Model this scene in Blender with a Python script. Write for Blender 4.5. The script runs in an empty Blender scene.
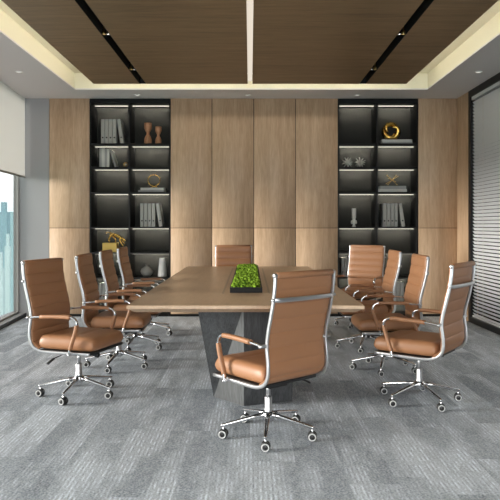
import bpy, bmesh, math, random
from mathutils import Vector, Matrix
random.seed(7)
PI = math.pi
S = bpy.context.scene
COL = S.collection

# ------------------------------------------------------------------ camera
cd = bpy.data.cameras.new('camera')
cd.sensor_width = 36.0
cd.lens = 620.0 / 500.0 * 36.0
cd.shift_y = -24.5 / 500.0
cd.clip_start = 0.05
cd.clip_end = 2000
cam = bpy.data.objects.new('camera', cd)
cam.location = (0, 0, 1.3)
cam.rotation_euler = (PI / 2, 0, 0)
COL.objects.link(cam)
S.camera = cam

# ------------------------------------------------------------------ sky, sun, exposure
S.view_settings.view_transform = 'Standard'
S.view_settings.look = 'None'
S.view_settings.gamma = 1.0
S.view_settings.use_curve_mapping = False
S.view_settings.exposure = 0.80

w = bpy.data.worlds.new('sky')
S.world = w
w.use_nodes = True
wn = w.node_tree.nodes
wl = w.node_tree.links
wn.clear()
wout = wn.new('ShaderNodeOutputWorld')
wbg = wn.new('ShaderNodeBackground')
wtc = wn.new('ShaderNodeTexCoord')
wsep = wn.new('ShaderNodeSeparateXYZ')
wr = wn.new('ShaderNodeValToRGB')
wl.new(wtc.outputs['Generated'], wsep.inputs[0])
wl.new(wsep.outputs[2], wr.inputs[0])
wr.color_ramp.elements[0].position = 0.0
wr.color_ramp.elements[0].color = (0.62, 0.72, 0.75, 1)
wr.color_ramp.elements[1].position = 0.07
wr.color_ramp.elements[1].color = (0.93, 0.93, 0.92, 1)
wl.new(wr.outputs[0], wbg.inputs[0])
wbg.inputs[1].default_value = 5.0
wl.new(wbg.outputs[0], wout.inputs[0])

def add_light(name, kind, loc, rot, energy, color=(1, 1, 1), **kw):
    l = bpy.data.lights.new(name, kind)
    l.energy = energy
    l.color = color
    for k, v in kw.items():
        setattr(l, k, v)
    o = bpy.data.objects.new(name, l)
    o.location = loc
    o.rotation_euler = rot
    COL.objects.link(o)
    return o

SUN_DIR = Vector((0.95, 0.17, -0.13))
sun = add_light('sun', 'SUN', (-20, 0, 10), SUN_DIR.to_track_quat('-Z', 'Y').to_euler(), 22.0,
                (1.0, 0.94, 0.86), angle=math.radians(20))

S.cycles.use_denoising = True
S.cycles.max_bounces = 8
S.cycles.diffuse_bounces = 5
S.cycles.glossy_bounces = 4
S.cycles.transparent_max_bounces = 8
S.cycles.sample_clamp_indirect = 4.0
S.cycles.caustics_reflective = False
S.cycles.caustics_refractive = False

# ------------------------------------------------------------------ materials
def srgb(r, g, b):
    def f(c):
        c /= 255.0
        return c / 12.92 if c <= 0.04045 else ((c + 0.055) / 1.055) ** 2.4
    return (f(r), f(g), f(b), 1)

def mat(name, col, rough=0.5, metal=0.0, spec=0.5, coat=0.0):
    m = bpy.data.materials.new(name)
    m.use_nodes = True
    b = m.node_tree.nodes['Principled BSDF']
    b.inputs['Base Color'].default_value = col
    b.inputs['Roughness'].default_value = rough
    b.inputs['Metallic'].default_value = metal
    b.inputs['Specular IOR Level'].default_value = spec
    b.inputs['Coat Weight'].default_value = coat
    return m

def bsdf(m):
    return m.node_tree.nodes['Principled BSDF']

def bump(m, scale, strength, dist=0.002, detail=4, stretch=(1, 1, 1)):
    n, l = m.node_tree.nodes, m.node_tree.links
    tc = n.new('ShaderNodeTexCoord'); mp = n.new('ShaderNodeMapping')
    mp.inputs['Scale'].default_value = stretch
    no = n.new('ShaderNodeTexNoise'); no.inputs['Scale'].default_value = scale
    no.inputs['Detail'].default_value = detail
    bp = n.new('ShaderNodeBump'); bp.inputs['Strength'].default_value = strength
    bp.inputs['Distance'].default_value = dist
    l.new(tc.outputs['Object'], mp.inputs[0]); l.new(mp.outputs[0], no.inputs[0])
    l.new(no.outputs[0], bp.inputs['Height']); l.new(bp.outputs[0], bsdf(m).inputs['Normal'])
    return m

def emit(name, col, s):
    m = bpy.data.materials.new(name)
    m.use_nodes = True
    n = m.node_tree.nodes
    n.clear()
    o = n.new('ShaderNodeOutputMaterial'); e = n.new('ShaderNodeEmission')
    e.inputs[0].default_value = col; e.inputs[1].default_value = s
    m.node_tree.links.new(e.outputs[0], o.inputs[0])
    return m

def wood(name, c1, c2, stretch, rough=0.45, scale=6.0, fine=0.35):
    m = mat(name, c1, rough)
    n, l = m.node_tree.nodes, m.node_tree.links
    tc = n.new('ShaderNodeTexCoord'); mp = n.new('ShaderNodeMapping')
    mp.inputs['Scale'].default_value = stretch
    n1 = n.new('ShaderNodeTexNoise'); n1.inputs['Scale'].default_value = scale
    n1.inputs['Detail'].default_value = 6; n1.inputs['Roughness'].default_value = 0.65
    n1.inputs['Distortion'].default_value = 0.6
    n2 = n.new('ShaderNodeTexNoise'); n2.inputs['Scale'].default_value = scale * 6
    n2.inputs['Detail'].default_value = 3
    mx = n.new('ShaderNodeMix'); mx.data_type = 'FLOAT'; mx.inputs[0].default_value = fine
    rp = n.new('ShaderNodeValToRGB')
    rp.color_ramp.elements[0].position = 0.33; rp.color_ramp.elements[0].color = c2
    rp.color_ramp.elements[1].position = 0.66; rp.color_ramp.elements[1].color = c1
    oi = n.new('ShaderNodeObjectInfo')
    va = n.new('ShaderNodeVectorMath'); va.operation = 'ADD'
    vs = n.new('ShaderNodeVectorMath'); vs.operation = 'SCALE'; vs.inputs['Scale'].default_value = 2.7
    l.new(oi.outputs['Location'], vs.inputs[0])
    l.new(tc.outputs['Object'], va.inputs[0]); l.new(vs.outputs[0], va.inputs[1])
    l.new(va.outputs[0], mp.inputs[0])
    l.new(mp.outputs[0], n1.inputs[0]); l.new(mp.outputs[0], n2.inputs[0])
    l.new(n1.outputs[0], mx.inputs[2]); l.new(n2.outputs[0], mx.inputs[3])
    l.new(mx.outputs[0], rp.inputs[0]); l.new(rp.outputs[0], bsdf(m).inputs['Base Color'])
    return m

def math_node(n, op, a=None, b=None):
    x = n.new('ShaderNodeMath'); x.operation = op
    for i, v in enumerate((a, b)):
        if isinstance(v, (int, float)):
            x.inputs[i].default_value = v
    return x

def carpet_mat():
    m = mat('carpet', srgb(140, 142, 144), 0.95, spec=0.1)
    n, l = m.node_tree.nodes, m.node_tree.links
    tc = n.new('ShaderNodeTexCoord'); sp = n.new('ShaderNodeSeparateXYZ')
    l.new(tc.outputs['Object'], sp.inputs[0])
    cx = math_node(n, 'DIVIDE', None, 0.25); l.new(sp.outputs[0], cx.inputs[0])
    fx = math_node(n, 'FLOOR'); l.new(cx.outputs[0], fx.inputs[0])
    wn1 = n.new('ShaderNodeTexWhiteNoise'); wn1.noise_dimensions = '1D'
    l.new(fx.outputs[0], wn1.inputs['W'])
    cy = math_node(n, 'DIVIDE', None, 1.0); l.new(sp.outputs[1], cy.inputs[0])
    ay = math_node(n, 'ADD'); l.new(cy.outputs[0], ay.inputs[0]); l.new(wn1.outputs[0], ay.inputs[1])
    fy = math_node(n, 'FLOOR'); l.new(ay.outputs[0], fy.inputs[0])
    cb = n.new('ShaderNodeCombineXYZ'); l.new(fx.outputs[0], cb.inputs[0]); l.new(fy.outputs[0], cb.inputs[1])
    wn2 = n.new('ShaderNodeTexWhiteNoise'); wn2.noise_dimensions = '2D'
    l.new(cb.outputs[0], wn2.inputs[0])
    # a broad drifting pattern inside the planks
    mp = n.new('ShaderNodeMapping'); mp.inputs['Scale'].default_value = (3.2, 0.75, 1)
    l.new(tc.outputs['Object'], mp.inputs[0])
    ad = n.new('ShaderNodeVectorMath'); ad.operation = 'ADD'
    l.new(mp.outputs[0], ad.inputs[0])
    sc = n.new('ShaderNodeVectorMath'); sc.operation = 'SCALE'; sc.inputs['Scale'].default_value = 7.0
    l.new(wn2.outputs['Color'], sc.inputs[0]); l.new(sc.outputs[0], ad.inputs[1])
    nb = n.new('ShaderNodeTexNoise'); nb.inputs['Scale'].default_value = 1.7; nb.inputs['Detail'].default_value = 3
    l.new(ad.outputs[0], nb.inputs[0])
    mask = n.new('ShaderNodeMapRange'); mask.inputs['From Min'].default_value = 0.44
    mask.inputs['From Max'].default_value = 0.60
    l.new(nb.outputs[0], mask.inputs[0])
    # ribs running away from the camera
    rx = math_node(n, 'MULTIPLY', None, 2 * PI / 0.024); l.new(sp.outputs[0], rx.inputs[0])
    rs = math_node(n, 'SINE'); l.new(rx.outputs[0], rs.inputs[0])
    mp2 = n.new('ShaderNodeMapping'); mp2.inputs['Scale'].default_value = (40, 14, 1)
    l.new(tc.outputs['Object'], mp2.inputs[0])
    nd = n.new('ShaderNodeTexNoise'); nd.inputs['Scale'].default_value = 1.0; nd.inputs['Detail'].default_value = 4
    nd.inputs['Roughness'].default_value = 0.7
    l.new(mp2.outputs[0], nd.inputs[0])
    dm = n.new('ShaderNodeMapRange'); dm.inputs['From Min'].default_value = 0.46; dm.inputs['From Max'].default_value = 0.60
    l.new(nd.outputs[0], dm.inputs[0])
    rib = math_node(n, 'MULTIPLY'); l.new(rs.outputs[0], rib.inputs[0]); l.new(dm.outputs[0], rib.inputs[1])
    rib2 = math_node(n, 'MULTIPLY'); l.new(rib.outputs[0], rib2.inputs[0]); l.new(mask.outputs[0], rib2.inputs[1])
    mp3 = n.new('ShaderNodeMapping'); mp3.inputs['Scale'].default_value = (95, 80, 1)
    l.new(tc.outputs['Object'], mp3.inputs[0])
    ng = n.new('ShaderNodeTexNoise'); ng.inputs['Scale'].default_value = 1.0; ng.inputs['Detail'].default_value = 3
    l.new(mp3.outputs[0], ng.inputs[0])
    # sum: .42 + .16*tile + .12*mask + .12*rib + .3*(grain-.5) + .25*(dash-.5)
    def mul(src, k):
        x = math_node(n, 'MULTIPLY', None, k); l.new(src, x.inputs[0]); return x.outputs[0]
    def add(a, b):
        x = math_node(n, 'ADD'); l.new(a, x.inputs[0])
        if isinstance(b, float): x.inputs[1].default_value = b
        else: l.new(b, x.inputs[1])
        return x.outputs[0]
    v = add(mul(wn2.outputs[0], 0.10), -0.16)
    v = add(v, mul(mask.outputs[0], 0.17))
    v = add(v, mul(rib2.outputs[0], 0.22))
    v = add(v, mul(ng.outputs[0], 0.70))
    v = add(v, mul(nd.outputs[0], 0.40))
    rp = n.new('ShaderNodeValToRGB')
    rp.color_ramp.elements[0].position = 0.25; rp.color_ramp.elements[0].color = srgb(112, 118, 126)
    rp.color_ramp.elements[1].position = 0.90; rp.color_ramp.elements[1].color = srgb(232, 239, 248)
    l.new(v, rp.inputs[0]); l.new(rp.outputs[0], bsdf(m).inputs['Base Color'])
    bp = n.new('ShaderNodeBump'); bp.inputs['Strength'].default_value = 0.5; bp.inputs['Distance'].default_value = 0.004
    l.new(v, bp.inputs['Height']); l.new(bp.outputs[0], bsdf(m).inputs['Normal'])
    return m

def glass_mat():
    m = bpy.data.materials.new('window_glass')
    m.use_nodes = True
    n, l = m.node_tree.nodes, m.node_tree.links
    n.clear()
    o = n.new('ShaderNodeOutputMaterial'); mx = n.new('ShaderNodeMixShader')
    t = n.new('ShaderNodeBsdfTransparent'); g = n.new('ShaderNodeBsdfGlossy')
    t.inputs[0].default_value = (0.405, 0.413, 0.413, 1); g.inputs['Roughness'].default_value = 0.0
    fr = n.new('ShaderNodeLayerWeight'); fr.inputs[0].default_value = 0.5
    pw = n.new('ShaderNodeMath'); pw.operation = 'POWER'; pw.inputs[1].default_value = 6.0
    l.new(fr.outputs['Facing'], pw.inputs[0])
    sc = n.new('ShaderNodeMath'); sc.operation = 'MULTIPLY'; sc.inputs[1].default_value = 0.3
    l.new(pw.outputs[0], sc.inputs[0])
    l.new(sc.outputs[0], mx.inputs[0]); l.new(t.outputs[0], mx.inputs[1]); l.new(g.outputs[0], mx.inputs[2])
    l.new(mx.outputs[0], o.inputs[0])
    return m

def shade_mat():
    m = bpy.data.materials.new('roller_fabric')
    m.use_nodes = True
    n, l = m.node_tree.nodes, m.node_tree.links
    n.clear()
    o = n.new('ShaderNodeOutputMaterial'); mx = n.new('ShaderNodeMixShader')
    d = n.new('ShaderNodeBsdfDiffuse'); t = n.new('ShaderNodeBsdfTranslucent')
    d.inputs[0].default_value = (0.74, 0.73, 0.71, 1); t.inputs[0].default_value = (0.80, 0.785, 0.77, 1)
    mx.inputs[0].default_value = 0.46
    l.new(d.outputs[0], mx.inputs[1]); l.new(t.outputs[0], mx.inputs[2]); l.new(mx.outputs[0], o.inputs[0])
    return m

M = {}
M['paint'] = mat('grey_paint', srgb(160, 159, 160), 0.7, spec=0.2)
M['ceiling'] = mat('ceiling_paint', srgb(226, 222, 222), 0.75, spec=0.2)
M['cove'] = mat('cove_paint', srgb(238, 234, 214), 0.8, spec=0.1)
M['oak'] = wood('oak_veneer', srgb(202, 172, 143), srgb(168, 138, 108), (5.0, 5.0, 0.45), 0.5, 3.0)
M['ceil_wood'] = wood('walnut_ceiling', srgb(158, 128, 96), srgb(118, 94, 69), (0.4, 6.0, 2), 0.5, 3.0)
M['table_wood'] = wood('table_oak', srgb(186, 157, 129), srgb(164, 136, 109), (5.0, 0.6, 3), 0.33, 3.0)
M['table_edge'] = mat('table_edge', srgb(176, 146, 116), 0.4)
M['grey_wood'] = wood('grey_ash', srgb(88, 90, 92), srgb(48, 49, 51), (7, 7, 0.5), 0.6, 3.5, 0.5)
M['carpet'] = carpet_mat()
M['black'] = mat('black_lacquer', srgb(19, 19, 20), 0.5, spec=0.2)
M['charcoal'] = mat('bookcase_charcoal', srgb(26, 26, 27), 0.6, spec=0.2)
M['bookback'] = mat('bookcase_back', srgb(34, 34, 33), 0.7, spec=0.12)
M['blackmetal'] = mat('black_metal', srgb(20, 20, 22), 0.4, 0.3)
M['slot'] = mat('slot_black', srgb(9, 9, 9), 0.7)
M['leather'] = bump(mat('tan_leather', srgb(150, 106, 75), 0.42, spec=0.45), 220, 0.15, 0.001)
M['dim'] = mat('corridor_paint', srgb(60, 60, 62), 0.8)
M['chrome'] = mat('chrome', srgb(222, 222, 224), 0.16, 1.0)
M['steel'] = mat('satin_steel', srgb(184, 184, 186), 0.30, 0.85)
M['cap'] = mat('pale_cap', srgb(215, 213, 208), 0.35)
M['plastic'] = mat('black_plastic', srgb(26, 26, 27), 0.4)
M['ring'] = mat('wheel_ring', srgb(180, 181, 181), 0.35)
M['gold'] = mat('gold', srgb(232, 186, 96), 0.22, 1.0)
M['brass'] = mat('brass', srgb(206, 172, 110), 0.3, 1.0)
M['silver'] = mat('silver', srgb(232, 229, 220), 0.4, 0.25)
M['goldbox'] = mat('gold_box', srgb(214, 182, 96), 0.45, 0.35)
M['binder'] = mat('grey_binder', srgb(164, 163, 158), 0.6)
M['darkhole'] = mat('dark_hole', srgb(22, 22, 22), 0.5)
M['book_pale'] = mat('pale_book', srgb(196, 195, 190), 0.6)
M['book_grey'] = mat('grey_book', srgb(150, 150, 148), 0.6)
M['pages'] = mat('pages', srgb(222, 220, 212), 0.8)
M['turned'] = wood('turned_wood', srgb(190, 140, 104), srgb(160, 110, 78), (4, 4, 1), 0.5, 8)
M['greyvase'] = bump(mat('grey_ceramic', srgb(150, 146, 138), 0.6), 60, 0.3)
M['whitevase'] = mat('white_ceramic', srgb(226, 224, 218), 0.4)
M['moss'] = mat('moss', srgb(120, 165, 40), 0.9, spec=0.1)
M['slat'] = mat('blind_slat', srgb(228, 228, 230), 0.5)
M['shade'] = shade_mat()
M['glass'] = glass_mat()
M['inlay'] = mat('inlay_metal', srgb(150, 132, 114), 0.4)
M['bar'] = mat('shade_bar', srgb(135, 133, 130), 0.5)
M['led'] = emit('led_strip', (1.0, 0.95, 0.78, 1), 0.60)
M['ledlow'] = emit('led_diffuser', (1.0, 0.94, 0.76, 1), 1.6)
M['ledrear'] = emit('led_diffuser_rear', (1.0, 0.94, 0.76, 1), 130.0)
M['coveled'] = emit('cove_led', (1.0, 0.95, 0.80, 1), 7.6)
M['slotled'] = emit('slot_led', (1.0, 0.89, 0.74, 1), 0.48)
M['lamp'] = emit('lamp_disc', (1.0, 0.96, 0.9, 1), 0.42)
M['warmlamp'] = emit('warm_lamp', (1.0, 0.66, 0.28, 1), 1.5)
M['spotlamp'] = emit('spot_lamp', (1.0, 0.95, 0.86, 1), 4.0)
M['towerA'] = mat('tower_hazy_teal', srgb(150, 178, 184), 0.6)  # distance haze is put into the base colours of the towers
M['towerB'] = mat('tower_hazy_blue', srgb(128, 160, 170), 0.6)
M['towerC'] = mat('tower_hazy_pale', srgb(184, 202, 204), 0.6)
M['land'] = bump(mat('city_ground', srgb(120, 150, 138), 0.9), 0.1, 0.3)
# moss gets a variegated green
_n, _l = M['moss'].node_tree.nodes, M['moss'].node_tree.links
_t = _n.new('ShaderNodeTexCoord'); _no = _n.new('ShaderNodeTexNoise'); _no.inputs['Scale'].default_value = 45
_r = _n.new('ShaderNodeValToRGB')
_r.color_ramp.elements[0].position = 0.35; _r.color_ramp.elements[0].color = srgb(52, 84, 16)
_r.color_ramp.elements[1].position = 0.62; _r.color_ramp.elements[1].color = srgb(146, 180, 60)
_l.new(_t.outputs['Object'], _no.inputs[0]); _l.new(_no.outputs[0], _r.inputs[0])
_l.new(_r.outputs[0], bsdf(M['moss']).inputs['Base Color'])

# ------------------------------------------------------------------ helpers
def tag(o, label=None, cat=None, group=None, kind=None):
    if label: o['label'] = label
    if cat: o['category'] = cat
    if group: o['group'] = group
    if kind: o['kind'] = kind
    return o

def empty(name, loc=(0, 0, 0), rz=0.0, label=None, cat=None, group=None):
    o = bpy.data.objects.new(name, None)
    o.empty_display_size = 0.1
    o.location = loc
    o.rotation_euler = (0, 0, rz)
    COL.objects.link(o)
    return tag(o, label, cat, group)

class MB:
    def __init__(self):
        self.bm = bmesh.new()
        self.mi = 0
    def _f(self, vs, smooth=False):
        try:
            f = self.bm.faces.new(vs)
        except ValueError:
            return None
        f.material_index = self.mi
        f.smooth = smooth
        return f
    def box(self, x0, x1, y0, y1, z0, z1, bev=0.0, seg=2, mtx=None):
        b = bmesh.new()
        r = bmesh.ops.create_cube(b, size=1)
        for v in b.verts:
            v.co = Vector((x0 + (v.co.x + .5) * (x1 - x0), y0 + (v.co.y + .5) * (y1 - y0), z0 + (v.co.z + .5) * (z1 - z0)))
        if bev > 0:
            bmesh.ops.bevel(b, geom=list(b.edges), offset=bev, segments=seg, profile=0.5, affect='EDGES')
            for f in b.faces: f.smooth = True
        self.merge(b, mtx)
        return self
    def merge(self, b, mtx=None):
        mp = {}
        for v in b.verts:
            mp[v] = self.bm.verts.new(mtx @ v.co if mtx else v.co)
        for f in b.faces:
            g = self._f([mp[v] for v in f.verts], f.smooth)
        b.free()
    def lathe(self, prof, c=(0, 0, 0), n=24, mtx=None, facet=False):
        """prof: list of (r, z)"""
        rings = []
        T = mtx or Matrix.Identity(4)
        for r, z in prof:
            if r < 1e-6:
                rings.append([self.bm.verts.new(T @ Vector((c[0], c[1], c[2] + z)))])
            else:
                rings.append([self.bm.verts.new(T @ Vector((c[0] + r * math.cos(2 * PI * k / n), c[1] + r * math.sin(2 * PI * k / n), c[2] + z))) for k in range(n)])
        for a, b in zip(rings, rings[1:]):
            for k in range(n):
                k2 = (k + 1) % n
                if len(a) == 1 and len(b) == 1: continue
                if len(a) == 1: self._f([a[0], b[k2], b[k]], not facet)
                elif len(b) == 1: self._f([a[k], a[k2], b[0]], not facet)
                else: self._f([a[k], a[k2], b[k2], b[k]], not facet)
        return self
    def cyl(self, p, q, r, n=16, r2=None, bev=0.0):
        p = Vector(p); q = Vector(q)
        d = q - p
        L = d.length
        M4 = Matrix.Translation(p) @ d.to_track_quat('Z', 'Y').to_matrix().to_4x4()
        r2 = r if r2 is None else r2
        if bev:
            pr = [(0, 0), (r - bev, 0), (r, bev), (r2, L - bev), (r2 - bev, L), (0, L)]
        else:
            pr = [(0, 0), (r, 0), (r2, L), (0, L)]
        rings = self.lathe(pr, n=n, mtx=M4)
        return self
    def sphere(self, c, r, n=16, m=10, sc=(1, 1, 1)):
        pr = [(r * math.sin(PI * i / m), -r * math.cos(PI * i / m)) for i in range(m + 1)]
        pr[0] = (0, -r); pr[-1] = (0, r)
        T = Matrix.Translation(c) @ Matrix.Diagonal((sc[0], sc[1], sc[2], 1))
        return self.lathe(pr, n=n, mtx=T)
    def sweep(self, path, wx, hn, B=(1, 0, 0), n=10, power=4.0, closed=False, taper=None, round_=False):
        """superelliptic bar: half size wx along B, hn along the in-plane normal"""
        B = Vector(B).normalized()
        P = [Vector(p) for p in path]
        rings = []
        N = len(P)
        for i, p in enumerate(P):
            if closed:
                t = P[(i + 1) % N] - P[i - 1]
            else:
                t = P[min(i + 1, N - 1)] - P[max(i - 1, 0)]
            t.normalize()
            nn = t.cross(B)
            if nn.length < 1e-4: nn = Vector((0, 0, 1))
            nn.normalize()
            bb = nn.cross(t).normalized()
            k = taper(i / (N - 1)) if taper else 1.0
            ring = []
            for j in range(n):
                a = 2 * PI * (j + .5) / n
                ca, sa = math.cos(a), math.sin(a)
                e = 2.0 / power
                ring.append(self.bm.verts.new(p + bb * (wx * k * math.copysign(abs(ca) ** e, ca)) + nn * (hn * k * math.copysign(abs(sa) ** e, sa))))
            rings.append(ring)
        prs = list(zip(rings, rings[1:]))
        if closed: prs.append((rings[-1], rings[0]))
        for a, b in prs:
            for j in range(n):
                j2 = (j + 1) % n
                self._f([a[j], a[j2], b[j2], b[j]], True)
        if not closed:
            self._f(list(reversed(rings[0]))); self._f(rings[-1])
        return self
    def tube(self, path, r, n=10, closed=False, taper=None):
        P = [Vector(p) for p in path]
        # parallel transport
        N = len(P)
        rings = []
        t0 = (P[1] - P[0]).normalized()
        ref = Vector((0, 0, 1)) if abs(t0.z) < .9 else Vector((1, 0, 0))
        nn = (ref - t0 * ref.dot(t0)).normalized()
        for i, p in enumerate(P):
            if closed: t = (P[(i + 1) % N] - P[i - 1]).normalized()
            else: t = (P[min(i + 1, N - 1)] - P[max(i - 1, 0)]).normalized()
            nn = (nn - t * nn.dot(t)).normalized()
            bb = t.cross(nn)
            k = r * (taper(i / (N - 1)) if taper else 1.0)
            rings.append([self.bm.verts.new(p + nn * (k * math.cos(2 * PI * j / n)) + bb * (k * math.sin(2 * PI * j / n))) for j in range(n)])
        prs = list(zip(rings, rings[1:]))
        if closed: prs.append((rings[-1], rings[0]))
        for a, b in prs:
            for j in range(n):
                j2 = (j + 1) % n
                self._f([a[j], a[j2], b[j2], b[j]], True)
        if not closed:
            self._f(list(reversed(rings[0]))); self._f(rings[-1])
        return self
    def build(self, name, m, parent=None, loc=(0, 0, 0), rot=(0, 0, 0)):
        bmesh.ops.recalc_face_normals(self.bm, faces=list(self.bm.faces))
        me = bpy.data.meshes.new(name)
        self.bm.to_mesh(me)
        self.bm.free()
        for mm in (m if isinstance(m, (list, tuple)) else [m]):
            me.materials.append(mm)
        o = bpy.data.objects.new(name, me)
        COL.objects.link(o)
        if parent: o.parent = parent
        o.location = loc
        o.rotation_euler = rot
        return o

def smooth_path(pts, k=4):
    P = [Vector(p) for p in pts]
    out = []
    for i in range(len(P) - 1):
        p0 = P[max(i - 1, 0)]; p1 = P[i]; p2 = P[i + 1]; p3 = P[min(i + 2, len(P) - 1)]
        for j in range(k):
            t = j / k
            out.append(0.5 * ((2 * p1) + (p2 - p0) * t + (2 * p0 - 5 * p1 + 4 * p2 - p3) * t * t + (3 * p1 - p0 - 3 * p2 + p3) * t ** 3))
    out.append(P[-1])
    return out

def struct(o):
    o['kind'] = 'structure'
    return o

def bxo(name, x0, x1, y0, y1, z0, z1, m, parent=None, bev=0.0):
    return MB().box(x0, x1, y0, y1, z0, z1, bev).build(name, m, parent)

def kids(o):
    return [c for c in bpy.data.objects if c.parent == o]

def copy_tree(o, parent=None, tree=None):
    c = o.copy()
    COL.objects.link(c)
    c.parent = parent
    for ch in kids(o):
        copy_tree(ch, c)
    return c

# ------------------------------------------------------------------ dimensions
H = 3.115           # soffit height
ZR = 3.33           # roof of the light cove
YB = 8.857          # face of the oak wall
YF = -1.6           # end of the room behind the camera
XR = 2.96           # right wall
px = lambda x: (x - 250) * 1.3 / 91.0      # picture column to metres on the oak wall
pz = lambda y: 1.3 + (225.5 - y) * 1.3 / 91.0

def wallx(y, off=0.0):        # the window wall on the left leans in towards the camera
    return (-3.21 + 0.0766 * (YB - max(y, 4.0))) - off

# ------------------------------------------------------------------ floor, walls, ceiling
struct(bxo('floor', -3.6, 3.3, YF - .2, YB + .55, -0.12, 0, M['carpet']))

# soffit with recessed cove
CX0, CX1, CY0, CY1 = -2.35, 2.38, -1.0, 8.274
b = MB()
b.box(-3.6, CX0, YF - .2, YB + .55, H, ZR + .1)
b.box(CX1, 3.3, YF - .2, YB + .55, H, ZR + .1)
b.box(CX0, CX1, CY1, YB + .55, H, ZR + .1)
b.box(CX0, CX1, YF - .2, CY0, H, ZR + .1)
struct(b.build('ceiling', M['ceiling']))
b = MB()
b.box(CX0, CX1, CY0, CY1, ZR, ZR + .1)
t = .012
b.box(CX0, CX0 + t, CY0, CY1, H + .012, ZR)
b.box(CX1 - t, CX1, CY0, CY1, H + .012, ZR)
b.box(CX0 + t, CX1 - t, CY1 - t, CY1, H + .012, ZR)
b.box(CX0 + t, CX1 - t, CY0, CY0 + t, H + .012, ZR)
struct(b.build('trim_1', M['cove']))
# pale metal lip round the recess
b = MB()
e = .018
b.box(CX0, CX0 + e, CY0, CY1, H - .004, H + .012)
b.box(CX1 - e, CX1, CY0, CY1, H - .004, H + .012)
b.box(CX0 + e, CX1 - e, CY1 - e, CY1, H - .004, H + .012)
struct(b.build('trim_2', M['ceiling']))

# back wall: solid masses round the two bookcase niches
BL = (px(89.6), px(170.4)); BR = (px(338), px(418.2))
b = MB()
for x0, x1 in ((px(49), BL[0]), (BL[1], BR[0]), (BR[1], XR)):
    b.box(x0, x1, YB + .02, YB + .40, 0, H)
b.box(-3.36, 3.3, YB + .40, YB + .55, 0, H)
struct(b.build('wall_back', M['black']))
struct(bxo('wall_corner', -3.36, px(49) - .001, YB, YB + .40, 0, H, M['paint']))
# right wall: return strip in oak, then the window
struct(bxo('wall_right', XR, 3.3, 8.40, YB + .40, 0, H, M['oak']))
b = MB()
b.box(XR, 3.3, YF, -1.0, 0, H)
b.box(XR + .1, 3.3, -1.0, 8.40, H - .06, H)
struct(b.build('trim_3', M['paint']))
struct(bxo('wall_front', -3.2, -1.9, YF - .15, YF, 0, H, M['paint']))
struct(bxo('wall_front', 2.2, 3.3, YF - .15, YF, 0, H, M['paint']))
struct(bxo('wall_front', -1.9, 2.2, YF - .15, YF, 2.7, H, M['paint']))
struct(bxo('baseboard_back', px(170.4), px(338), YB - .004, YB + .019, 0.0, 0.034, M['black']))
struct(bxo('baseboard_left', px(49), BL[0], YB - .004, YB + .019, 0.0, 0.034, M['black']))
struct(bxo('baseboard_right', BR[1], XR, YB - .004, YB + .019, 0.0, 0.034, M['black']))

# ---- left window wall
def lw_prism(b, off0, off1, y0, y1, z0, z1):
    ys = [y0] + ([4.0] if y0 < 4.0 < y1 else []) + [y1]
    for a, c in zip(ys, ys[1:]):
        vs = []
        for z in (z0, z1):
            for (yy, of) in ((a, off0), (c, off0), (c, off1), (a, off1)):
                vs.append(b.bm.verts.new((wallx(yy, of), yy, z)))
        q = vs
        for idx in ((0, 1, 2, 3), (4, 5, 6, 7), (0, 1, 5, 4), (1, 2, 6, 5), (2, 3, 7, 6), (3, 0, 4, 7)):
            b._f([q[i] for i in idx])
    return b
win = struct(empty('window_1'))
o = lw_prism(MB(), .12, .145, YF, YB, .05, H).build('pane', M['glass'], win)
b = MB()
for yy in (7.0, 5.2, 3.4, 1.6, -.2):
    lw_prism(b, .09, .17, yy - .03, yy + .03, .05, H)
lw_prism(b, .09, .17, YF, YB, .05, .075)
lw_prism(b, .09, .16, YB - .03, YB - .001, .05, H)
b.build('window_frame', M['bar'], win)
lw_prism(MB(), .0, .25, YF, YB, .0, .046).build('window_sill', M['paint'], win)
lw_prism(MB(), -.014, -.001, YF, YB, .0, .05).build('kick_plate', M['blackmetal'], win)

sh = empty('roller_shade', (wallx(8.0), 8.0, H), 0, 'pale grey roller shade hanging half way down the left window', 'window shade')
b = MB(); lw_prism(b, .0, .003, 2.2, 8.84, 2.0, H - .002)
o = b.build('shade_fabric', M['shade'], sh); o.location = (-wallx(8.0), -8.0, -H)
b = MB(); lw_prism(b, -.008, .010, 2.2, 8.84, 1.975, 2.0)
o = b.build('bottom_bar', M['bar'], sh); o.location = (-wallx(8.0), -8.0, -H)

# ---- right window and venetian blind
win2 = struct(empty('window_2'))
b = MB()
b.box(XR - .002, XR + .09, 8.32, 8.40, 0, H)
b.box(XR - .002, XR + .09, -1.0, 8.32, H - .09, H)
b.box(XR - .002, XR + .09, -1.0, 8.32, 0, .075)
b.box(XR + .05, XR + .12, 5.4, 5.46, .075, H - .09)
b.box(XR + .05, XR + .12, 2.4, 2.46, .075, H - .09)
b.build('window_frame', M['blackmetal'], win2)
bxo('pane', XR + .13, XR + .14, -1.0, 8.40, .0, H - .06, M['glass'], win2)

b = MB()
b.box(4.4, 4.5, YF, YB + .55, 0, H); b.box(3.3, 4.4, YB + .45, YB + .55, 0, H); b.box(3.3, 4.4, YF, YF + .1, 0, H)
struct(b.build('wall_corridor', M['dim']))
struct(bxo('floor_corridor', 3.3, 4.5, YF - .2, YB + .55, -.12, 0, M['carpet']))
struct(bxo('ceiling_corridor', 3.3, 4.5, YF - .2, YB + .55, H, H + .1, M['dim']))

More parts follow.
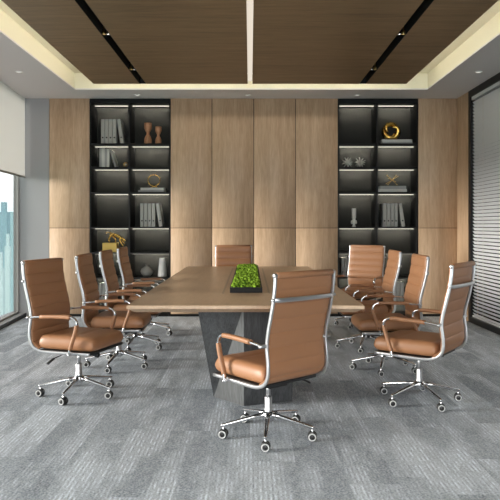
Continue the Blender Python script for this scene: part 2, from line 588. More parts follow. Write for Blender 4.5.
bl = empty('venetian_blind', (XR + .03, 7.0, H - .1), 0, 'grey slatted venetian blind lowered over the black framed right window', 'window blind')
b = MB()
z = .115
ang = math.radians(-54)
while z < H - .15:
    hw = .0220
    dx, dz = hw * math.cos(ang), hw * math.sin(ang)
    xc = XR + .04
    for (y0, y1) in ((3.6, 8.315),):
        # thin slat, tilted so the room side edge is low
        v = []
        for (sx, sz) in ((-1, -1), (1, 1)):
            for th in (-.0008, .0008):
                for yy in (y0, y1):
                    v.append(b.bm.verts.new((xc + sx * dx + th * math.sin(ang), yy, z + sz * dz - th * math.cos(ang))))
        for idx in ((0, 1, 3, 2), (4, 5, 7, 6), (0, 1, 5, 4), (2, 3, 7, 6), (0, 2, 6, 4), (1, 3, 7, 5)):
            b._f([v[i] for i in idx])
    z += .0455
o = b.build('slats', M['slat'], bl); o.location = (-XR - .03, -7.0, -H + .1)
o = bxo('head_rail', XR + .012, XR + .068, 3.6, 8.315, H - .135, H - .092, M['slat'], bl); o.location = (-XR - .03, -7.0, -H + .1)
o = bxo('bottom_rail', XR + .022, XR + .058, 3.6, 8.315, .077, .10, M['slat'], bl); o.location = (-XR - .03, -7.0, -H + .1)
for yy in (7.9, 6.2, 4.6):
    o = bxo('ladder_cord', XR + .010, XR + .012, yy, yy + .012, .10, H - .13, M['cap'], bl); o.location = (-XR - .03, -7.0, -H + .1)

# ------------------------------------------------------------------ oak wall panels
SEAM = pz(228)
xs = [(px(49), BL[0], 'oak wall panel beside the grey corner, left of the left bookcase')]
cx = [px(170.4), px(211.9), px(253.8), px(295.6), px(338)]
names = ['oak wall panel next to the right edge of the left bookcase',
         'oak wall panel behind the head chair, second from the left bookcase',
         'oak wall panel behind the moss planter, second from the right bookcase',
         'oak wall panel next to the left edge of the right bookcase']
for i in range(4):
    xs.append((cx[i], cx[i + 1], names[i]))
xs.append((BR[1], XR, 'oak wall panel in the right corner beside the right bookcase'))
for x0, x1, lab in xs:
    p = empty('wall_panel', ((x0 + x1) / 2, YB, 0.036), 0, lab, 'wall panel', 'oak panels on the back wall')
    wd = (x1 - x0) / 2 - .0045
    MB().box(-wd, wd, 0, .019, 0, SEAM - .036 - .003, .0015, 1).build('lower_board', M['oak'], p)
    MB().box(-wd, wd, 0, .019, SEAM - .036 + .003, H - .037, .0015, 1).build('upper_board', M['oak'], p)

# ------------------------------------------------------------------ bookcases
SHELF_Y = [(143.3, 145), (166.8, 168.6), (192, 193.6), (227.0, 228.5), (252.4, 254), (277.4, 279), (302, 303.6)]
SH = [(pz(a) - .0, pz(c)) for a, c in SHELF_Y]         # (top, bottom) of each shelf board
DEP = .36
def bookcase(x0, x1, xd, lab):
    root = empty('bookcase', ((x0 + x1) / 2, YB, 0), 0, lab, 'bookcase', 'black bookcases in the back wall')
    ox = (x0 + x1) / 2
    L, R = x0 - ox + .002, x1 - ox - .002
    D = xd - ox
    T = .018
    MB().box(L, L + T, 0, DEP, 0, H - .002).build('side_panel', M['charcoal'], root)
    MB().box(R - T, R, 0, DEP, 0, H - .002).build('side_panel', M['charcoal'], root)
    MB().box(D - .014, D + .014, 0.0, DEP, .03, H - .07).build('divider', M['charcoal'], root)
    MB().box(L + T, R - T, DEP, DEP + .015, 0.03, H - .002).build('back_panel', M['bookback'], root)
    MB().box(L + T, R - T, 0, DEP, H - .07, H - .002).build('header', M['black'], root)
    MB().box(L + T, R - T, 0, DEP, 0, .03).build('plinth', M['black'], root)
    for a, c in SH:
        MB().box(L + T, D - .014, .0, DEP, c, a).build('shelf', M['charcoal'], root)
        MB().box(D + .014, R - T, .0, DEP, c, a).build('shelf', M['charcoal'], root)
    for zb in [H - .07] + [c for a, c in SH]:
        for u, v in ((L + T + .02, D - .016), (D + .018, R - T - .002)):
            b = MB()
            q = [b.bm.verts.new(c_) for c_ in ((u, .17, zb - .010), (v, .17, zb - .010), (v, .18, zb - .010), (u, .18, zb - .010),
                                               (u, .17, zb), (v, .17, zb), (v, .18, zb), (u, .18, zb))]
            b.mi = 0
            b._f([q[0], q[1], q[5], q[4]]); b._f([q[0], q[3], q[7], q[4]]); b._f([q[1], q[2], q[6], q[5]]); b._f([q[4], q[5], q[6], q[7]])
            b.mi = 1
            b._f([q[0], q[1], q[2], q[3]])
            b.mi = 2
            b._f([q[2], q[3], q[7], q[6]])
            b.build('light_strip', [M['led'], M['ledlow'], M['ledrear']], root)
    return root
DL = px(129.2); DR = px(377.2)
bookcase(BL[0], BL[1], DL, 'black lit bookcase on the left holding vases and a gold animal')
bookcase(BR[0], BR[1], DR, 'black lit bookcase on the right holding a gold knot and silver stars')

# ------------------------------------------------------------------ shelf contents
SY = YB + .085
def binder_mesh(w, h, d=.24):
    b = MB()
    b.box(.001, w - .001, 0, d, 0, h, .007, 3)
    b.mi = 1
    b.cyl((w / 2, -.001, h * .26), (w / 2, .004, h * .26), w * .22, 12)
    return b
def binders(x0, ztop_y, zb, n, wpx, leanpx, where, grp, ordn=None, d=.24, m='binder', nm='ring_binder', lean_deg=8.5, cat='binder', kindtxt='grey ring binder'):
    """upright row and a leaning one"""
    h = pz(ztop_y) - zb
    w = wpx * 1.3 / 91
    first = None
    ords = ['leftmost upright', 'second upright', 'third upright', 'fourth upright', 'fifth upright']
    x = px(x0)
    for i in range(n):
        if first is None:
            o = binder_mesh(w - .003, h, d).build(nm, [M[m], M['darkhole']]); first = o
        else:
            o = first.copy(); COL.objects.link(o)
        o.location = (x, SY, zb)
        tag(o, '%s, %s %s' % (kindtxt, ords[i] if i < n - 1 or n == 1 else 'last upright', where), cat, grp)
        x += w
    if leanpx:
        a = math.radians(lean_deg)
        o = first.copy(); COL.objects.link(o)
        o.rotation_euler = (0, -a, 0)
        o.location = (x + h * math.sin(a) + .002, SY, zb)
        tag(o, '%s leaning against the others %s' % (kindtxt, where), cat, grp)

sz = [s[0] for s in SH]
binders(99.4, 118, sz[0], 4, 3.95, 1, 'on the top shelf of the left bookcase', 'ring binders, top of the left bookcase')
binders(139, 203, sz[3], 4, 3.9, 1, 'on the middle shelf of the left bookcase', 'ring binders, middle of the left bookcase')
binders(384, 203, sz[3], 4, 3.9, 1, 'on the middle shelf of the right bookcase', 'ring binders, middle of the right bookcase')
binders(342, 258.5, sz[5], 2, 3.6, 0, 'behind the far right chair in the right bookcase', 'ring binders behind the far right chair')
binders(395, 283, sz[6], 3, 3.6, 0, 'low in the right bookcase between the chair backs', 'ring binders low in the right bookcase')
binders(97, 284, sz[6], 3, 3.6, 0, 'low in the left bookcase behind the chair backs', 'ring binders low in the left bookcase')

# pale books on second shelf, left bookcase
hb = pz(147.5) - sz[1]
x = px(98)
for i, (wp, hh, mm, lab) in enumerate([(2.2, 1.0, 'book_grey', 'grey upright book at the left end of the second shelf row'),
                                        (3.0, 1.0, 'book_pale', 'wide pale upright book, second in the second shelf row'),
                                        (2.6, .98, 'book_grey', 'grey upright book in the middle of the second shelf row'),
                                        (2.3, .97, 'book_pale', 'pale upright book beside the leaning one on the second shelf')]):
    ww = wp * .01429
    r = empty('book', (x, SY, sz[1]), 0, lab, 'book', 'books on the second shelf of the left bookcase')
    b = MB(); b.box(0, .003, 0, .19, 0, hb * hh); b.box(ww - .0045, ww - .0015, 0, .19, 0, hb * hh); b.box(.003, ww - .0045, 0, .003, 0, hb * hh)
    b.build('cover', M[mm], r)
    bxo('pages', .0031, ww - .0046, .0031, .185, .003, hb * hh - .004, M['pages'], r)
    x += ww
a = math.radians(17)
r = empty('book', (x + hb * .92 * math.sin(a) + .004, SY, sz[1]), 0, 'thin grey book leaning left on the second shelf of the left bookcase', 'book', 'books on the second shelf of the left bookcase')
r.rotation_euler = (0, -a, 0)
b = MB(); b.box(0, .003, 0, .19, 0, hb * .92); b.box(.020, .023, 0, .19, 0, hb * .92); b.box(.003, .020, 0, .003, 0, hb * .92)
b.build('cover', M['book_grey'], r)
bxo('pages', .0031, .0199, .0031, .185, .003, hb * .92 - .004, M['pages'], r)

# brass orb clock
r = empty('desk_clock', (px(123.7), SY + .05, sz[1]), 0, 'small round brass desk clock beside the leaning books', 'clock')
MB().sphere((0, 0, .042), .038).build('body', M['brass'], r)
MB().cyl((.012, -.040, .042), (.012, -.030, .042), .013, 20).build('dial', M['cap'], r)
MB().cyl((0, 0, 0), (0, 0, .010), .022, 20).build('foot', M['brass'], r)

# turned wooden ornaments
def hourglass(x, htop, wpx, lab):
    h = pz(htop) - sz[0]
    w = wpx * .01429 / 2
    pr = [(0, 0), (w * .85, 0), (w * 1.0, h * .10), (w * 1.0, h * .24), (w * .72, h * .38), (w * .42, h * .46), (w * .42, h * .54), (w * .68, h * .62),
          (w * .98, h * .74), (w * 1.02, h * .88), (w * .98, h * .99), (0, h)]
    o = MB().lathe(pr, n=28).build('wooden_ornament', M['turned'])
    o.location = (px(x), SY + .05, sz[0])
    tag(o, lab, 'ornament', 'turned wooden ornaments')
hourglass(146.4, 121.4, 7.6, 'tall hourglass shaped wooden ornament on the top shelf of the left bookcase')
hourglass(157.0, 125.0, 6.4, 'short hourglass shaped wooden ornament beside the taller one')

# stacks of books lying flat
def flat_book(xa, xb, z0, h, d, m, lab, grp, y0=0.0):
    r = empty('book', ((px(xa) + px(xb)) / 2, SY + .02 + y0, z0), 0, lab, 'book', grp)
    W = (px(xb) - px(xa)) / 2
    b = MB(); b.box(-W, W, 0, d, 0, .004); b.box(-W, W, 0, d, h - .0045, h - .0005); b.box(-W, W, 0, .004, .004, h - .0045)
    b.build('cover', M[m], r)
    bxo('pages', -W + .004, W - .004, .0041, d - .004, .0041, h - .0046, M['pages'], r)
    return z0 + h
g = 'flat books under the gold ring'
z = flat_book(136.8, 163.4, sz[2], .034, .20, 'book_grey', 'wide grey book lying flat at the bottom under the gold ring', g)
zt1 = flat_book(139.2, 163.0, z, .034, .18, 'book_pale', 'pale book lying flat directly under the gold ring sculpture', g)
g = 'flat books under the gold knot'
z = flat_book(383.2, 414.4, sz[0], .034, .20, 'book_grey', 'grey book lying flat at the bottom under the gold knot', g)
zt2 = flat_book(383.6, 414.2, z, .038, .19, 'book_pale', 'pale book lying flat directly under the gold knot', g)
g = 'flat books under the crossed rods'
z = flat_book(379.8, 408.6, sz[2], .050, .20, 'book_pale', 'thick pale book lying flat at the bottom under the crossed rods', g)
zt3 = flat_book(381.5, 408, z, .044, .18, 'book_grey', 'grey book lying flat directly under the crossed rod ornament', g)

# gold ring sculpture (open loop with crossing tails)
pts = []
for k in range(27):
    a = math.radians(-58 + 296 * k / 26)
    pts.append((.088 * math.cos(a), .012 * math.sin(2 * a), .112 + .080 * math.sin(a)))
pts = [(-.055, .02, .006), (-.01, .012, .022)] + pts + [(.01, -.012, .022), (.055, -.02, .006)]
o = MB().tube(smooth_path(pts, 3), .0068, 8).build('ring_sculpture', M['gold'])
o.location = (px(152), SY + .10, zt1)
tag(o, 'thin gold loop sculpture standing on flat books in the left bookcase', 'sculpture')

# gold knot: three fat interlocking crescents
b = MB()
for q in range(3):
    an = math.radians(100 + 120 * q)
    pts = []
    for k in range(19):
        t = k / 18
        a = an + math.radians(-105 + 200 * t)
        rr = .084 - .046 * max(0.0, (t - .68) / .32) ** 1.4
        pts.append((rr * math.cos(a), .030 * math.cos(PI * t), .120 + rr * math.sin(a)))
    b.tube(smooth_path(pts, 2), .033, 12, taper=lambda t: .12 + .88 * math.sin(PI * min(1, .08 + t * .92)) ** .8)
o = b.build('knot_sculpture', M['gold'])
o.location = (px(394.4), SY + .13, zt2 - .012); o.scale = (1.2,) * 3
tag(o, 'round gold knot sculpture on flat books at the top of the right bookcase', 'sculpture')

# silver stars
def star(x, lab, seed):
    rnd = random.Random(seed)
    b = MB(); b.sphere((0, 0, .072), .022)
    for k in range(22):
        zz = 1 - 2 * (k + .5) / 22; a = k * 2.39996 + seed
        rr = math.sqrt(1 - zz * zz)
        d = Vector((rr * math.cos(a), rr * math.sin(a), zz))
        b.cyl(Vector((0, 0, .072)) + d * .02, Vector((0, 0, .072)) + d * (.072 if d.z > -.75 else .0715), .0085, 6, .0025)
    o = b.build('star_ornament', M['silver'])
    o.location = (px(x), SY + .10, sz[1]); o.scale = (1.15,) * 3
    tag(o, lab, 'ornament', 'spiky silver ornaments')
star(349.4, 'spiky silver star ornament, the left of the two in the right bookcase', 1)
star(362.4, 'spiky silver star ornament, the right of the two in the right bookcase', 2)

# crossed rods
b = MB()
C = Vector((0, 0, .088))
for d in ((.8, .3, .85), (-.8, .35, .85), (.75, -.4, .5), (-.3, .9, .3)):
    d = Vector(d).normalized() * .098
    b.cyl(C - d, C + d, .0048, 8)
    b.sphere(C + d, .0085, 10, 6); b.sphere(C - d, .0085, 10, 6)
o = b.build('rod_ornament', M['brass'])
o.location = (px(395), SY + .10, zt3 + .002)
tag(o, 'brass ornament of crossed rods with ball tips on flat books', 'ornament')

# white candlestick
h = pz(208) - sz[3]
k = .0143
pr = [(0, 0), (1.9 * k, 0), (1.9 * k, h * .06), (1.2 * k, h * .10), (1.2 * k, h * .14), (3.0 * k, h * .17), (3.1 * k, h * .26), (2.9 * k, h * .34), (1.7 * k, h * .37),
      (1.6 * k, h * .44), (2.2 * k, h * .47), (2.2 * k, h * .98), (1.9 * k, h), (1.5 * k, h), (1.4 * k, h * .97), (0, h * .97)]
o = MB().lathe(pr, n=28).build('candle_holder', M['whitevase']); o.location = (px(355.6), SY + .06, sz[3])
tag(o, 'white ceramic candle holder alone on the middle shelf of the right bookcase', 'candle holder')

# vases, sixth shelf left bookcase
k = .0143
h = pz(264.8) - sz[5]
pr = [(0, 0), (3.2 * k, 0), (5.6 * k, h * .22), (6.5 * k, h * .42), (5.6 * k, h * .62), (3.2 * k, h * .78), (1.7 * k, h * .88), (1.7 * k, h * .95), (2.2 * k, h), (1.6 * k, h), (1.3 * k, h * .9), (0, h * .85)]
o = MB().lathe(pr, n=32).build('vase', M['greyvase']); o.location = (px(145), SY + .08, sz[5])
tag(o, 'squat round grey vase with a narrow neck in the left bookcase', 'vase', 'vases in the left bookcase')
h = pz(258.6) - sz[5]
pr = [(0, 0), (4.4 * k, 0), (4.6 * k, h * .03), (3.0 * k, h * .97), (2.9 * k, h), (2.5 * k, h), (2.4 * k, h * .9), (0, h * .88)]
o = MB().lathe(pr, n=11, facet=True).build('vase', M['whitevase']); o.location = (px(160.6), SY + .08, sz[5])
tag(o, 'tall white tapering vase with fluted sides in the left bookcase', 'vase', 'vases in the left bookcase')

# gold box and leaping animal
bx0, bx1 = px(100.6), px(115)
hbx = pz(243.2) - sz[4]
o = MB().box(-(bx1 - bx0) / 2, (bx1 - bx0) / 2, 0, .16, 0, hbx, .003, 2).build('gold_box', M['goldbox'])
o.location = ((bx0 + bx1) / 2, SY + .02, sz[4])
tag(o, 'plain matte gold box on the fifth shelf of the left bookcase', 'box')
def skin_object(name, verts, edges, radii, m):
    me = bpy.data.meshes.new(name)
    me.from_pydata(verts, edges, [])
    o = bpy.data.objects.new(name, me); COL.objects.link(o)
    md = o.modifiers.new('skin', 'SKIN')
    for i, r in enumerate(radii):
        o.data.skin_vertices[0].data[i].radius = (r, r)
    o.data.skin_vertices[0].data[0].use_root = True
    md.use_smooth_shade = True
    s = o.modifiers.new('sub', 'SUBSURF'); s.levels = 2; s.render_levels = 2
    me.materials.append(m)
    return o
kk = .01429
def P(x, y, dy=0.0): return ((x - 107.8) * kk, dy, (243.2 - y) * kk)
V = [P(109.5, 234.2), P(112.5, 235.0), P(116, 236.4), P(119.4, 238.2), P(121.6, 239.8), P(123.6, 241.8),   # hips, back, chest, neck, head
     P(106.8, 232.8), P(104.4, 232.4), P(103.0, 234.0),                       # tail
     P(107.8, 236.6, -.02), P(106.2, 239.2, -.02), P(107.4, 242.6, -.02),      # near hind leg
     P(111.6, 238.0, .022), P(113.4, 240.2, .022), P(112.2, 242.6, .022),      # far hind leg
     P(117.6, 240.2, -.024), P(119.4, 243.6, -.024), P(121.4, 246.6, -.024),   # near fore leg
     P(119.6, 240.6, .022), P(120.8, 242.8, .022), P(122.6, 244.4, .022)]
Ed = [(0, 1), (1, 2), (2, 3), (3, 4), (4, 5), (0, 6), (6, 7), (7, 8), (0, 9), (9, 10), (10, 11), (0, 12), (12, 13), (13, 14),
      (3, 15), (15, 16), (16, 17), (3, 18), (18, 19), (19, 20)]
Rd = [.021, .020, .024, .025, .017, .013, .007, .006, .005, .014, .009, .008, .014, .009, .008, .013, .009, .008, .012, .009, .008]
o = skin_object('animal_figurine', V, Ed, Rd, M['gold'])
o.location = ((bx0 + bx1) / 2, SY + .08, sz[4] + hbx)
tag(o, 'polished gold leaping animal figurine on top of the gold box', 'figurine')

# ------------------------------------------------------------------ wooden ceiling rafts
WX, WY0, WY1 = 2.0, -.65, 7.93
SL, SR, SW = -1.37, 1.44, .042
def raft(xa, xb, xs_, lab):
    r = empty('ceiling_panel', ((xa + xb) / 2, 4, H), 0, lab, 'ceiling panel', 'walnut ceiling panels')
    ox = (xa + xb) / 2
    for (u, v) in ((xa, xs_ - SW), (xs_ + SW, xb)):
        MB().box(u - ox, v - ox, WY0 - 4, WY1 - 4, -.003, ZR - H - .001).build('board', M['ceil_wood'], r)
    s = 1 if xa > 0 else -1
    xe = (max(abs(xa), abs(xb))) * s - ox
    MB().box(min(xe, xe + s * .015), max(xe, xe + s * .015), WY0 - 4, WY1 - 4, .10, .125).build('light_strip', M['coveled'], r)
    MB().box(xa - ox, xb - ox, WY1 - 4, WY1 - 4 + .015, .12, .145).build('light_strip', M['coveled'], r)
    return r
raft(-WX, -.030, SL, 'dark walnut ceiling panel left of the central light line')
raft(.030, WX, SR, 'dark walnut ceiling panel right of the central light line')
lc = MB().box(-.0285, .0285, WY0, WY1, H + .03, H + .05).build('linear_light', M['slotled'])
tag(lc, 'long thin light line running between the two walnut ceiling panels', 'light')

def track(x, lab):
    r = empty('track_channel', (x, 4, H), 0, lab, 'track light', 'black ceiling track channels')
    b = MB()
    e0, e1, w_ = WY0 - 4, WY1 - 4 - .001, SW - .0005
    b.box(-w_, w_, e0, e1, .10, .11)
    b.box(-w_, -w_ + .003, e0, e1, -.002, .10); b.box(w_ - .003, w_, e0, e1, -.002, .10)
    b.box(-w_ + .003, w_ - .003, e1 - .004, e1, -.002, .10); b.box(-w_ + .003, w_ - .003, e0, e0 + .004, -.002, .10)
    b.build('channel', M['slot'], r)
    for yy in (7.24, 5.9, 4.56, 3.2, 1.9):
        for k in (-1, 1):
            warm = k * x > 0
            h2 = MB().lathe([(0, .099), (.008, .099), (.008, .04), (.0165, .036), (.0180, .006), (.0165, .002), (.0150, .004), (.0118, .020), (0, .020)], n=20)\
                .build('spot_head', M['brass'] if warm else M['chrome'], r, (k * .0195, yy - 4, 0))
            MB().lathe([(0, .0085), (.0120, .0085), (.0115, .0195)], n=16).build('lamp', M['warmlamp'] if warm else M['spotlamp'], h2)
track(SL, 'black track channel with twin spotlights in the left walnut panel')
track(SR, 'black track channel with twin spotlights in the right walnut panel')

# downlights
def downlight(x, y, lab):
    r = empty('downlight', (x, y, H), 0, lab, 'downlight', 'recessed downlights')
    MB().lathe([(.028, 0), (.046, 0), (.047, -.004), (.045, -.007), (.034, -.006), (.028, 0)], n=28).build('trim_ring', M['whitevase'], r)
    MB().lathe([(0, -.003), (.031, -.003), (.031, -.0005), (0, -.0005)], n=24).build('lamp', M['lamp'], r)
    return r
downlight(-1.565, 8.62, 'small round downlight in the rear ceiling border above the left bookcase')
downlight(-.03, 8.62, 'small round downlight in the rear ceiling border under the light line')
downlight(1.49, 8.62, 'small round downlight in the rear ceiling border above the right bookcase')
downlight(-2.73, 7.33, 'small round downlight in the left ceiling border above the roller shade')
downlight(2.70, 7.33, 'small round downlight in the right ceiling border near the blind')

# ------------------------------------------------------------------ conference table
TX, TY0, TY1, TH = -.03, 4.03, 7.88, .78
tb = empty('conference_table', (TX, (TY0 + TY1) / 2, 0), 0, 'long oak topped conference table on faceted dark grey pedestals', 'table')
LY = (TY1 - TY0) / 2
hw = .774
b = MB()
def ring_rect(b, hx, hy, z):
    return [b.bm.verts.new((sx * hx, sy * hy, z)) for sx, sy in ((-1, -1), (1, -1), (1, 1), (-1, 1))]
R = [ring_rect(b, hw - .003, LY - .003, TH), ring_rect(b, hw, LY, TH - .003), ring_rect(b, hw, LY, TH - .022), ring_rect(b, hw - .05, LY - .05, TH - .050)]
b._f(R[0])
for p_, q_ in zip(R, R[1:]):
    for i in range(4):
        b._f([p_[i], p_[(i + 1) % 4], q_[(i + 1) % 4], q_[i]])
b._f(list(reversed(R[-1])))
b.build('tabletop', M['table_wood'], tb)
# inlaid trough strips
for s in (-1, 1):
    MB().box(s * .178 - .008, s * .178 + .008, -1.22, 1.55, TH, TH + .0015).build('inlay_strip', M['inlay'], tb)

def pedestal(sgn):
    """faceted prow: sgn -1 is the camera end"""
    b = MB()
    zt = TH - .05
    # plan positions relative to table centre; y measured from the camera end inward
    yo = sgn * LY
    Y = lambda d: yo - sgn * d
    F = 4.465 - TY0          # ridge foot inset
    topv = [(-.345, Y(.36)), (-.015, Y(.36)), (.36, Y(.42)), (.36, Y(1.15)), (-.345, Y(1.15))]
    botv = [(-.245, Y(.67)), (-.014, Y(F)), (.34, Y(.56)), (.30, Y(1.05)), (-.25, Y(1.05))]
    tv = [b.bm.verts.new((x, y, zt)) for x, y in topv]
    bv = [b.bm.verts.new((x, y, 0)) for x, y in botv]
    b._f(tv); b._f(list(reversed(bv)))
    n = 5
    for i in range(n):
        j = (i + 1) % n
        b._f([tv[i], tv[j], bv[i]]); b._f([tv[j], bv[j], bv[i]])
    return b.build('pedestal', M['grey_wood'], tb)
pedestal(-1)
pedestal(1)

# moss planter
pl = empty('moss_planter', (-.03, (4.776 + 7.44) / 2, TH), 0, 'long black tray of bright green moss on the middle of the table', 'planter')
hx, hy, hz = .125, (7.44 - 4.776) / 2, .043
b = MB()
b.box(-hx, hx, -hy, -hy + .012, 0.0015, hz); b.box(-hx, hx, hy - .012, hy, 0.0015, hz)
b.box(-hx, -hx + .012, -hy + .012, hy - .012, 0.0015, hz); b.box(hx - .012, hx, -hy + .012, hy - .012, 0.0015, hz)
b.box(-hx + .012, hx - .012, -hy + .012, hy - .012, 0.0, .012)
b.build('tray', M['black'], pl)
b = MB()
rnd = random.Random(3)
for k in range(900):
    cxm = rnd.uniform(-hx + .022, hx - .022); cym = rnd.uniform(-hy + .02, hy - .02)
    r_ = rnd.uniform(.010, .022)
    zc = .036 + rnd.uniform(-.004, .016)
    ic = bmesh.new(); bmesh.ops.create_icosphere(ic, subdivisions=1, radius=r_)
    for v in ic.verts: v.co *= rnd.uniform(.65, 1.25)
    b.merge(ic, Matrix.Translation((cxm, cym, zc)))
b.box(-hx + .0125, hx - .0125, -hy + .0125, hy - .0125, .0125, .034)
o = b.build('moss', M['moss'], pl); o['kind'] = 'stuff'

# ------------------------------------------------------------------ chairs
PROF = [(.250, .368), (.05, .366), (-.12, .366), (-.19, .376), (-.238, .404), (-.262, .455), (-.262, .53), (-.252, .61), (-.262, .69), (-.285, .78),
        (-.305, .865), (-.318, .94), (-.322, .995), (-.323, 1.018)]
def make_chair():
    root = empty('office_chair', (0, 0, 0))
    # side frames
    pathL = smooth_path([(0, y, z) for y, z in PROF], 4)
    fr = []
    for s in (-1, 1):
        b = MB().sweep([(s * .240, p.y - .004, p.z - .002) for p in pathL], .0070, .0110, n=12)
        b.cyl((s * .226, -.250, .618), (s * .292, -.250, .618), .010, 12)
        b.build('side_frame', M['steel'], root)
    # leather sling, ribbed
    bp = smooth_path([(0, y, z) for y, z in PROF[3:]], 10)
    # resample by arc length
    acc = [0]
    for a, c in zip(bp, bp[1:]): acc.append(acc[-1] + (c - a).length)
    L = acc[-1]
    NS = 120
    pts = []
    j = 0
    for i in range(NS + 1):
        s = L * i / NS
        while j < len(acc) - 2 and acc[j + 1] < s: j += 1
        t = (s - acc[j]) / max(1e-9, acc[j + 1] - acc[j])
        pts.append(bp[j].lerp(bp[j + 1], t))
    b = MB()
    us = [-1, -.97, -.9, -.75, -.5, 0, .5, .75, .9, .97, 1]
    W = .238
    front, back = [], []
    NR = 8.0
    for i, p in enumerate(pts):
        t = (pts[min(i + 1, NS)] - pts[max(i - 1, 0)]).normalized()
        nf = Vector((0, t.z, -t.y))           # towards the sitter
        ph = (i / NS) * NR
        rib = abs(math.sin(PI * ph)) ** .45
        rf, rb = [], []
        for u in us:
            ed = (1 - abs(u) ** 10) ** .5 if abs(u) < 1 else 0
            th = .012 + (.003 + .012 * rib) * ed
            q = p + Vector((u * W, 0, 0))
            rf.append(b.bm.verts.new(q + nf * th)); rb.append(b.bm.verts.new(q + nf * (.008 - (.002 + .007 * rib) * ed)))
        front.append(rf); back.append(rb)
    m_ = len(us)
    for i in range(NS):
        for k in range(m_ - 1):
            b._f([front[i][k], front[i][k + 1], front[i + 1][k + 1], front[i + 1][k]], True)
            b._f([back[i][k], back[i + 1][k], back[i + 1][k + 1], back[i][k + 1]], True)
        b._f([front[i][0], front[i + 1][0], back[i + 1][0], back[i][0]], True)
        b._f([front[i][-1], back[i][-1], back[i + 1][-1], front[i + 1][-1]], True)
    for i in (0, NS):
        for k in range(m_ - 1):
            b._f([front[i][k], front[i][k + 1], back[i][k + 1], back[i][k]], True)
    b.build('backrest', M['leather'], root)
    # roll at the top of the back
    MB().cyl((-.226, -.324, 1.019), (.226, -.324, 1.019), .0195, 20, bev=.004).build('head_roll', M['leather'], root)
    for s in (-1, 1):
        MB().cyl((s * .227, -.324, 1.019), (s * .251, -.324, 1.019), .0140, 16, bev=.004).build('end_cap', M['steel'], root)
    # cross brace behind the back
    pb = smooth_path([(-.240, -.322, .882), (-.20, -.340, .882), (-.1, -.350, .882), (.1, -.350, .882), (.20, -.340, .882), (.240, -.322, .882)], 4)
    b = MB().sweep(pb, .0125, .005, B=(0, 0, 1), n=10)
    for s in (-1, 1): b.cyl((s * .234, -.318, .882), (s * .258, -.318, .882), .010, 12)
    b.build('cross_brace', M['steel'], root)
    # seat cushion
    b = MB()
    X0, Y0, Y1, Z0, Z1 = .229, -.215, .275, .378, .486
    nu, nv = 26, 34
    yc, yh = (Y0 + Y1) / 2, (Y1 - Y0) / 2
    top, bot = [], []
    def sp_(k, n): return math.sin(PI / 2 * (2 * k / n - 1))
    for i in range(nv + 1):
        v = sp_(i, nv); tr, br = [], []
        for k in range(nu + 1):
            u = sp_(k, nu)
            fu = max(0, 1 - abs(u) ** 16) ** .5; fv = max(0, 1 - abs(v) ** 16) ** .5
            f = fu * fv
            # plan rounding
            cu = u * X0 * (1 - .05 * abs(v) ** 8); cv = yc + v * yh * (1 - .05 * abs(u) ** 8)
            cre = 0
            for c0 in (.10,):
                cre += .007 * math.exp(-((cv - c0) / .007) ** 2)
            zm = .420
            zt = zm + (Z1 - .012 * max(0, v) ** 3 - cre - zm) * f
            zb = zm - (zm - Z0) * f
            tr.append(b.bm.verts.new((cu, cv, zt)))
            br.append(tr[-1] if f <= 0 else b.bm.verts.new((cu, cv, zb)))
        top.append(tr); bot.append(br)
    for i in range(nv):
        for k in range(nu):
            b._f([top[i][k], top[i][k + 1], top[i + 1][k + 1], top[i + 1][k]], True)
            q = [bot[i][k], bot[i + 1][k], bot[i + 1][k + 1], bot[i][k + 1]]
            b._f(q, True)
    b.build('seat', M['leather'], root)
    # seat pan under the cushion
    MB().box(-.23, .23, -.19, .25, .356, .377, .004).build('seat_pan', M['plastic'], root)
    # arms
    AP = [(-.252, .618), (-.17, .626), (-.05, .633), (.08, .635), (.132, .627), (.157, .600), (.156, .563), (.138, .50), (.116, .44), (.100, .390), (.094, .358)]
    for s in (-1, 1):
        x_ = s * .268
        path = smooth_path([(x_, y, z) for y, z in AP], 5)
        ab = MB().sweep(path, .0125, .0075, n=10)
        ab.cyl((s * .234, .094, .362), (s * .284, .094, .362), .008, 12)
        arm = ab.build('armrest', M['chrome'], root)
        p1 = [p for p in path if p.z > .60 and -.17 <= p.y <= .115 and p.z > .621]
        MB().sweep(p1, .0175, .0145, n=12, power=3.0).build('arm_pad', M['leather'], arm)
        p2 = [p for p in path if .392 <= p.z <= .585]
        MB().sweep(p2, .0160, .0125, n=12, power=3.0).build('arm_pad', M['leather'], arm)
    # mechanism
    b = MB().box(-.075, .075, -.10, .12, .312, .351, .008)
    b.build('tilt_mechanism', M['plastic'], root)
    b = MB().cyl((-.02, .09, .325), (-.02, .165, .305), .020, 14, bev=.004); b.build('tension_knob', M['plastic'], root)
    b = MB().tube(smooth_path([(.07, -.03, .340), (.16, -.045, .330), (.235, -.06, .318)], 4), .0045, 8)
    lv = b.build('lever', M['chrome'], root)
    MB().sweep(smooth_path([(.230, -.059, .319), (.262, -.066, .306), (.290, -.072, .290)], 3), .011, .006, B=(0, 1, 0), n=8).build('lever_paddle', M['plastic'], lv)
    # lift column
    b = MB(); b.lathe([(0, .10), (.0255, .10), (.0255, .165), (.0235, .168), (.0235, .236), (.021, .240), (0, .240)], n=20); gs = b.build('gas_lift', M['steel'], root)
    MB().lathe([(0, .239), (.0145, .239), (.0145, .330), (0, .330)], n=16).build('piston', M['steel'], gs)
    b = MB(); b.lathe([(0, .092), (.034, .092), (.038, .105), (.038, .136), (.033, .146), (0, .148)], n=24); b.build('hub', M['chrome'], root)
    # legs with casters, along local +X then turned
    leg0 = None
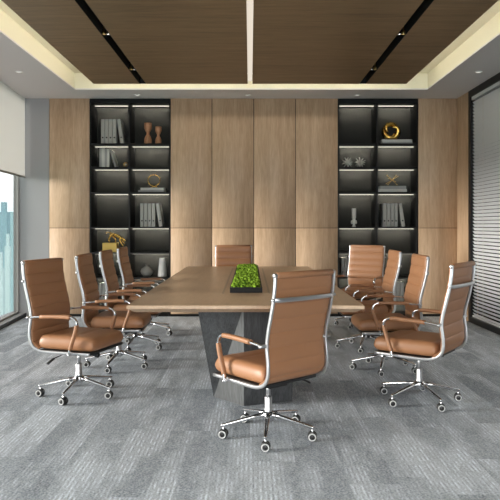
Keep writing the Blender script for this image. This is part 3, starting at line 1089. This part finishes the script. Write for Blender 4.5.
    for k in range(5):
        if leg0 is None:
            b = MB().sweep([(.028, 0, .128), (.10, 0, .117), (.20, 0, .098), (.285, 0, .081), (.298, 0, .079)], .0165, .013, B=(0, 1, 0), n=12, power=3,
                           taper=lambda t: 1 - .38 * t)
            leg0 = b.build('leg', M['chrome'], root)
            c = MB()
            c.mi = 0
            c.cyl((0, 0, .035), (0, 0, .078), .0065, 10)
            c.mi = 1
            c.box(-.010, .010, -.006, .006, .020, .052, .002)
            for s in (-1, 1):
                c.mi = 1
                c.cyl((0, s * .006, .0285), (0, s * .024, .0285), .0285, 24, bev=.004)
                c.mi = 2
                T = Matrix.Translation((0, s * .0245, .0285)) @ Matrix.Rotation(-s * PI / 2, 4, 'X')
                c.lathe([(.0242, -.001), (.0242, .002), (.0165, .002), (.0165, -.001)], n=24, mtx=T)
                c.mi = 1
                c.lathe([(0, .004), (.010, .003), (.0152, .0005)], n=20, mtx=T)
            cs = c.build('caster', [M['chrome'], M['plastic'], M['ring']], leg0, (.285, 0, 0))
        else:
            l = leg0.copy(); COL.objects.link(l); l.parent = root
            c2 = cs.copy(); COL.objects.link(c2); c2.parent = l
    return root

def aim_base(ch, rz, leg_angle, seed):
    """turn the star base separately from the seat: leg_angle is the world direction of a leg"""
    rnd = random.Random(seed)
    k = 0
    for c in kids(ch):
        if c.name.split('.')[0] == 'leg':
            wa = leg_angle + k * 2 * PI / 5
            c.rotation_euler = (0, 0, wa - rz)
            for g in kids(c):
                g.rotation_euler = (0, 0, math.radians(-14 + rnd.uniform(-14, 14)) - wa)
            k += 1

D = math.radians
chairs = [
    # x, y, facing, leg angle, label
    (.114, 3.854, 40, -95, 'tan ribbed leather office chair nearest the camera, seen from behind at the table end'),
    (-1.318, 4.775, -108, -97, 'tan leather office chair nearest the camera on the left window side'),
    (-1.215, 5.74, -90, -97, 'tan leather office chair second from the camera on the left side'),
    (-1.210, 6.60, -90, -97, 'tan leather office chair third from the camera on the left side'),
    (-1.210, 7.45, -90, -97, 'tan leather office chair farthest back on the left side of the table'),
    (1.257, 4.605, 53, -2, 'tan leather office chair nearest the camera on the right, back half turned to us'),
    (1.215, 5.60, 90, -108, 'tan leather office chair second from the camera on the right side'),
    (1.215, 6.58, 90, -108, 'tan leather office chair third from the camera on the right side'),
    (1.40, 8.02, 149, -120, 'sunlit tan office chair facing the camera at the far right table corner'),
    (-.21, 8.06, 182, -90, 'tan office chair at the far head of the table behind the moss'),
]
proto = make_chair()
allc = [proto]
for i in range(1, len(chairs)):
    allc.append(copy_tree(proto))
for i, (c, (x, y, rz, la, lab)) in enumerate(zip(allc, chairs)):
    c.location = (x, y, 0)
    c.rotation_euler = (0, 0, D(rz))
    tag(c, lab, 'chair', 'tan office chairs round the table')
    aim_base(c, D(rz), D(la), i)

# ------------------------------------------------------------------ city outside the left window
struct(bxo('ground', -900, 60, -200, 900, -61, -60, M['land']))
rnd = random.Random(11)
def tower(x, y, w_, d_, ztop, m, lab):
    r = empty('tower_block', (x, y, -60), 0, lab, 'building', 'distant city buildings')
    b = MB(); b.box(-w_ / 2, w_ / 2, -d_ / 2, d_ / 2, 0, ztop + 60); b.box(-w_ / 4, w_ / 4, -d_ / 4, d_ / 4, ztop + 60, ztop + 63)
    b.build('facade', M[m], r)
    return r
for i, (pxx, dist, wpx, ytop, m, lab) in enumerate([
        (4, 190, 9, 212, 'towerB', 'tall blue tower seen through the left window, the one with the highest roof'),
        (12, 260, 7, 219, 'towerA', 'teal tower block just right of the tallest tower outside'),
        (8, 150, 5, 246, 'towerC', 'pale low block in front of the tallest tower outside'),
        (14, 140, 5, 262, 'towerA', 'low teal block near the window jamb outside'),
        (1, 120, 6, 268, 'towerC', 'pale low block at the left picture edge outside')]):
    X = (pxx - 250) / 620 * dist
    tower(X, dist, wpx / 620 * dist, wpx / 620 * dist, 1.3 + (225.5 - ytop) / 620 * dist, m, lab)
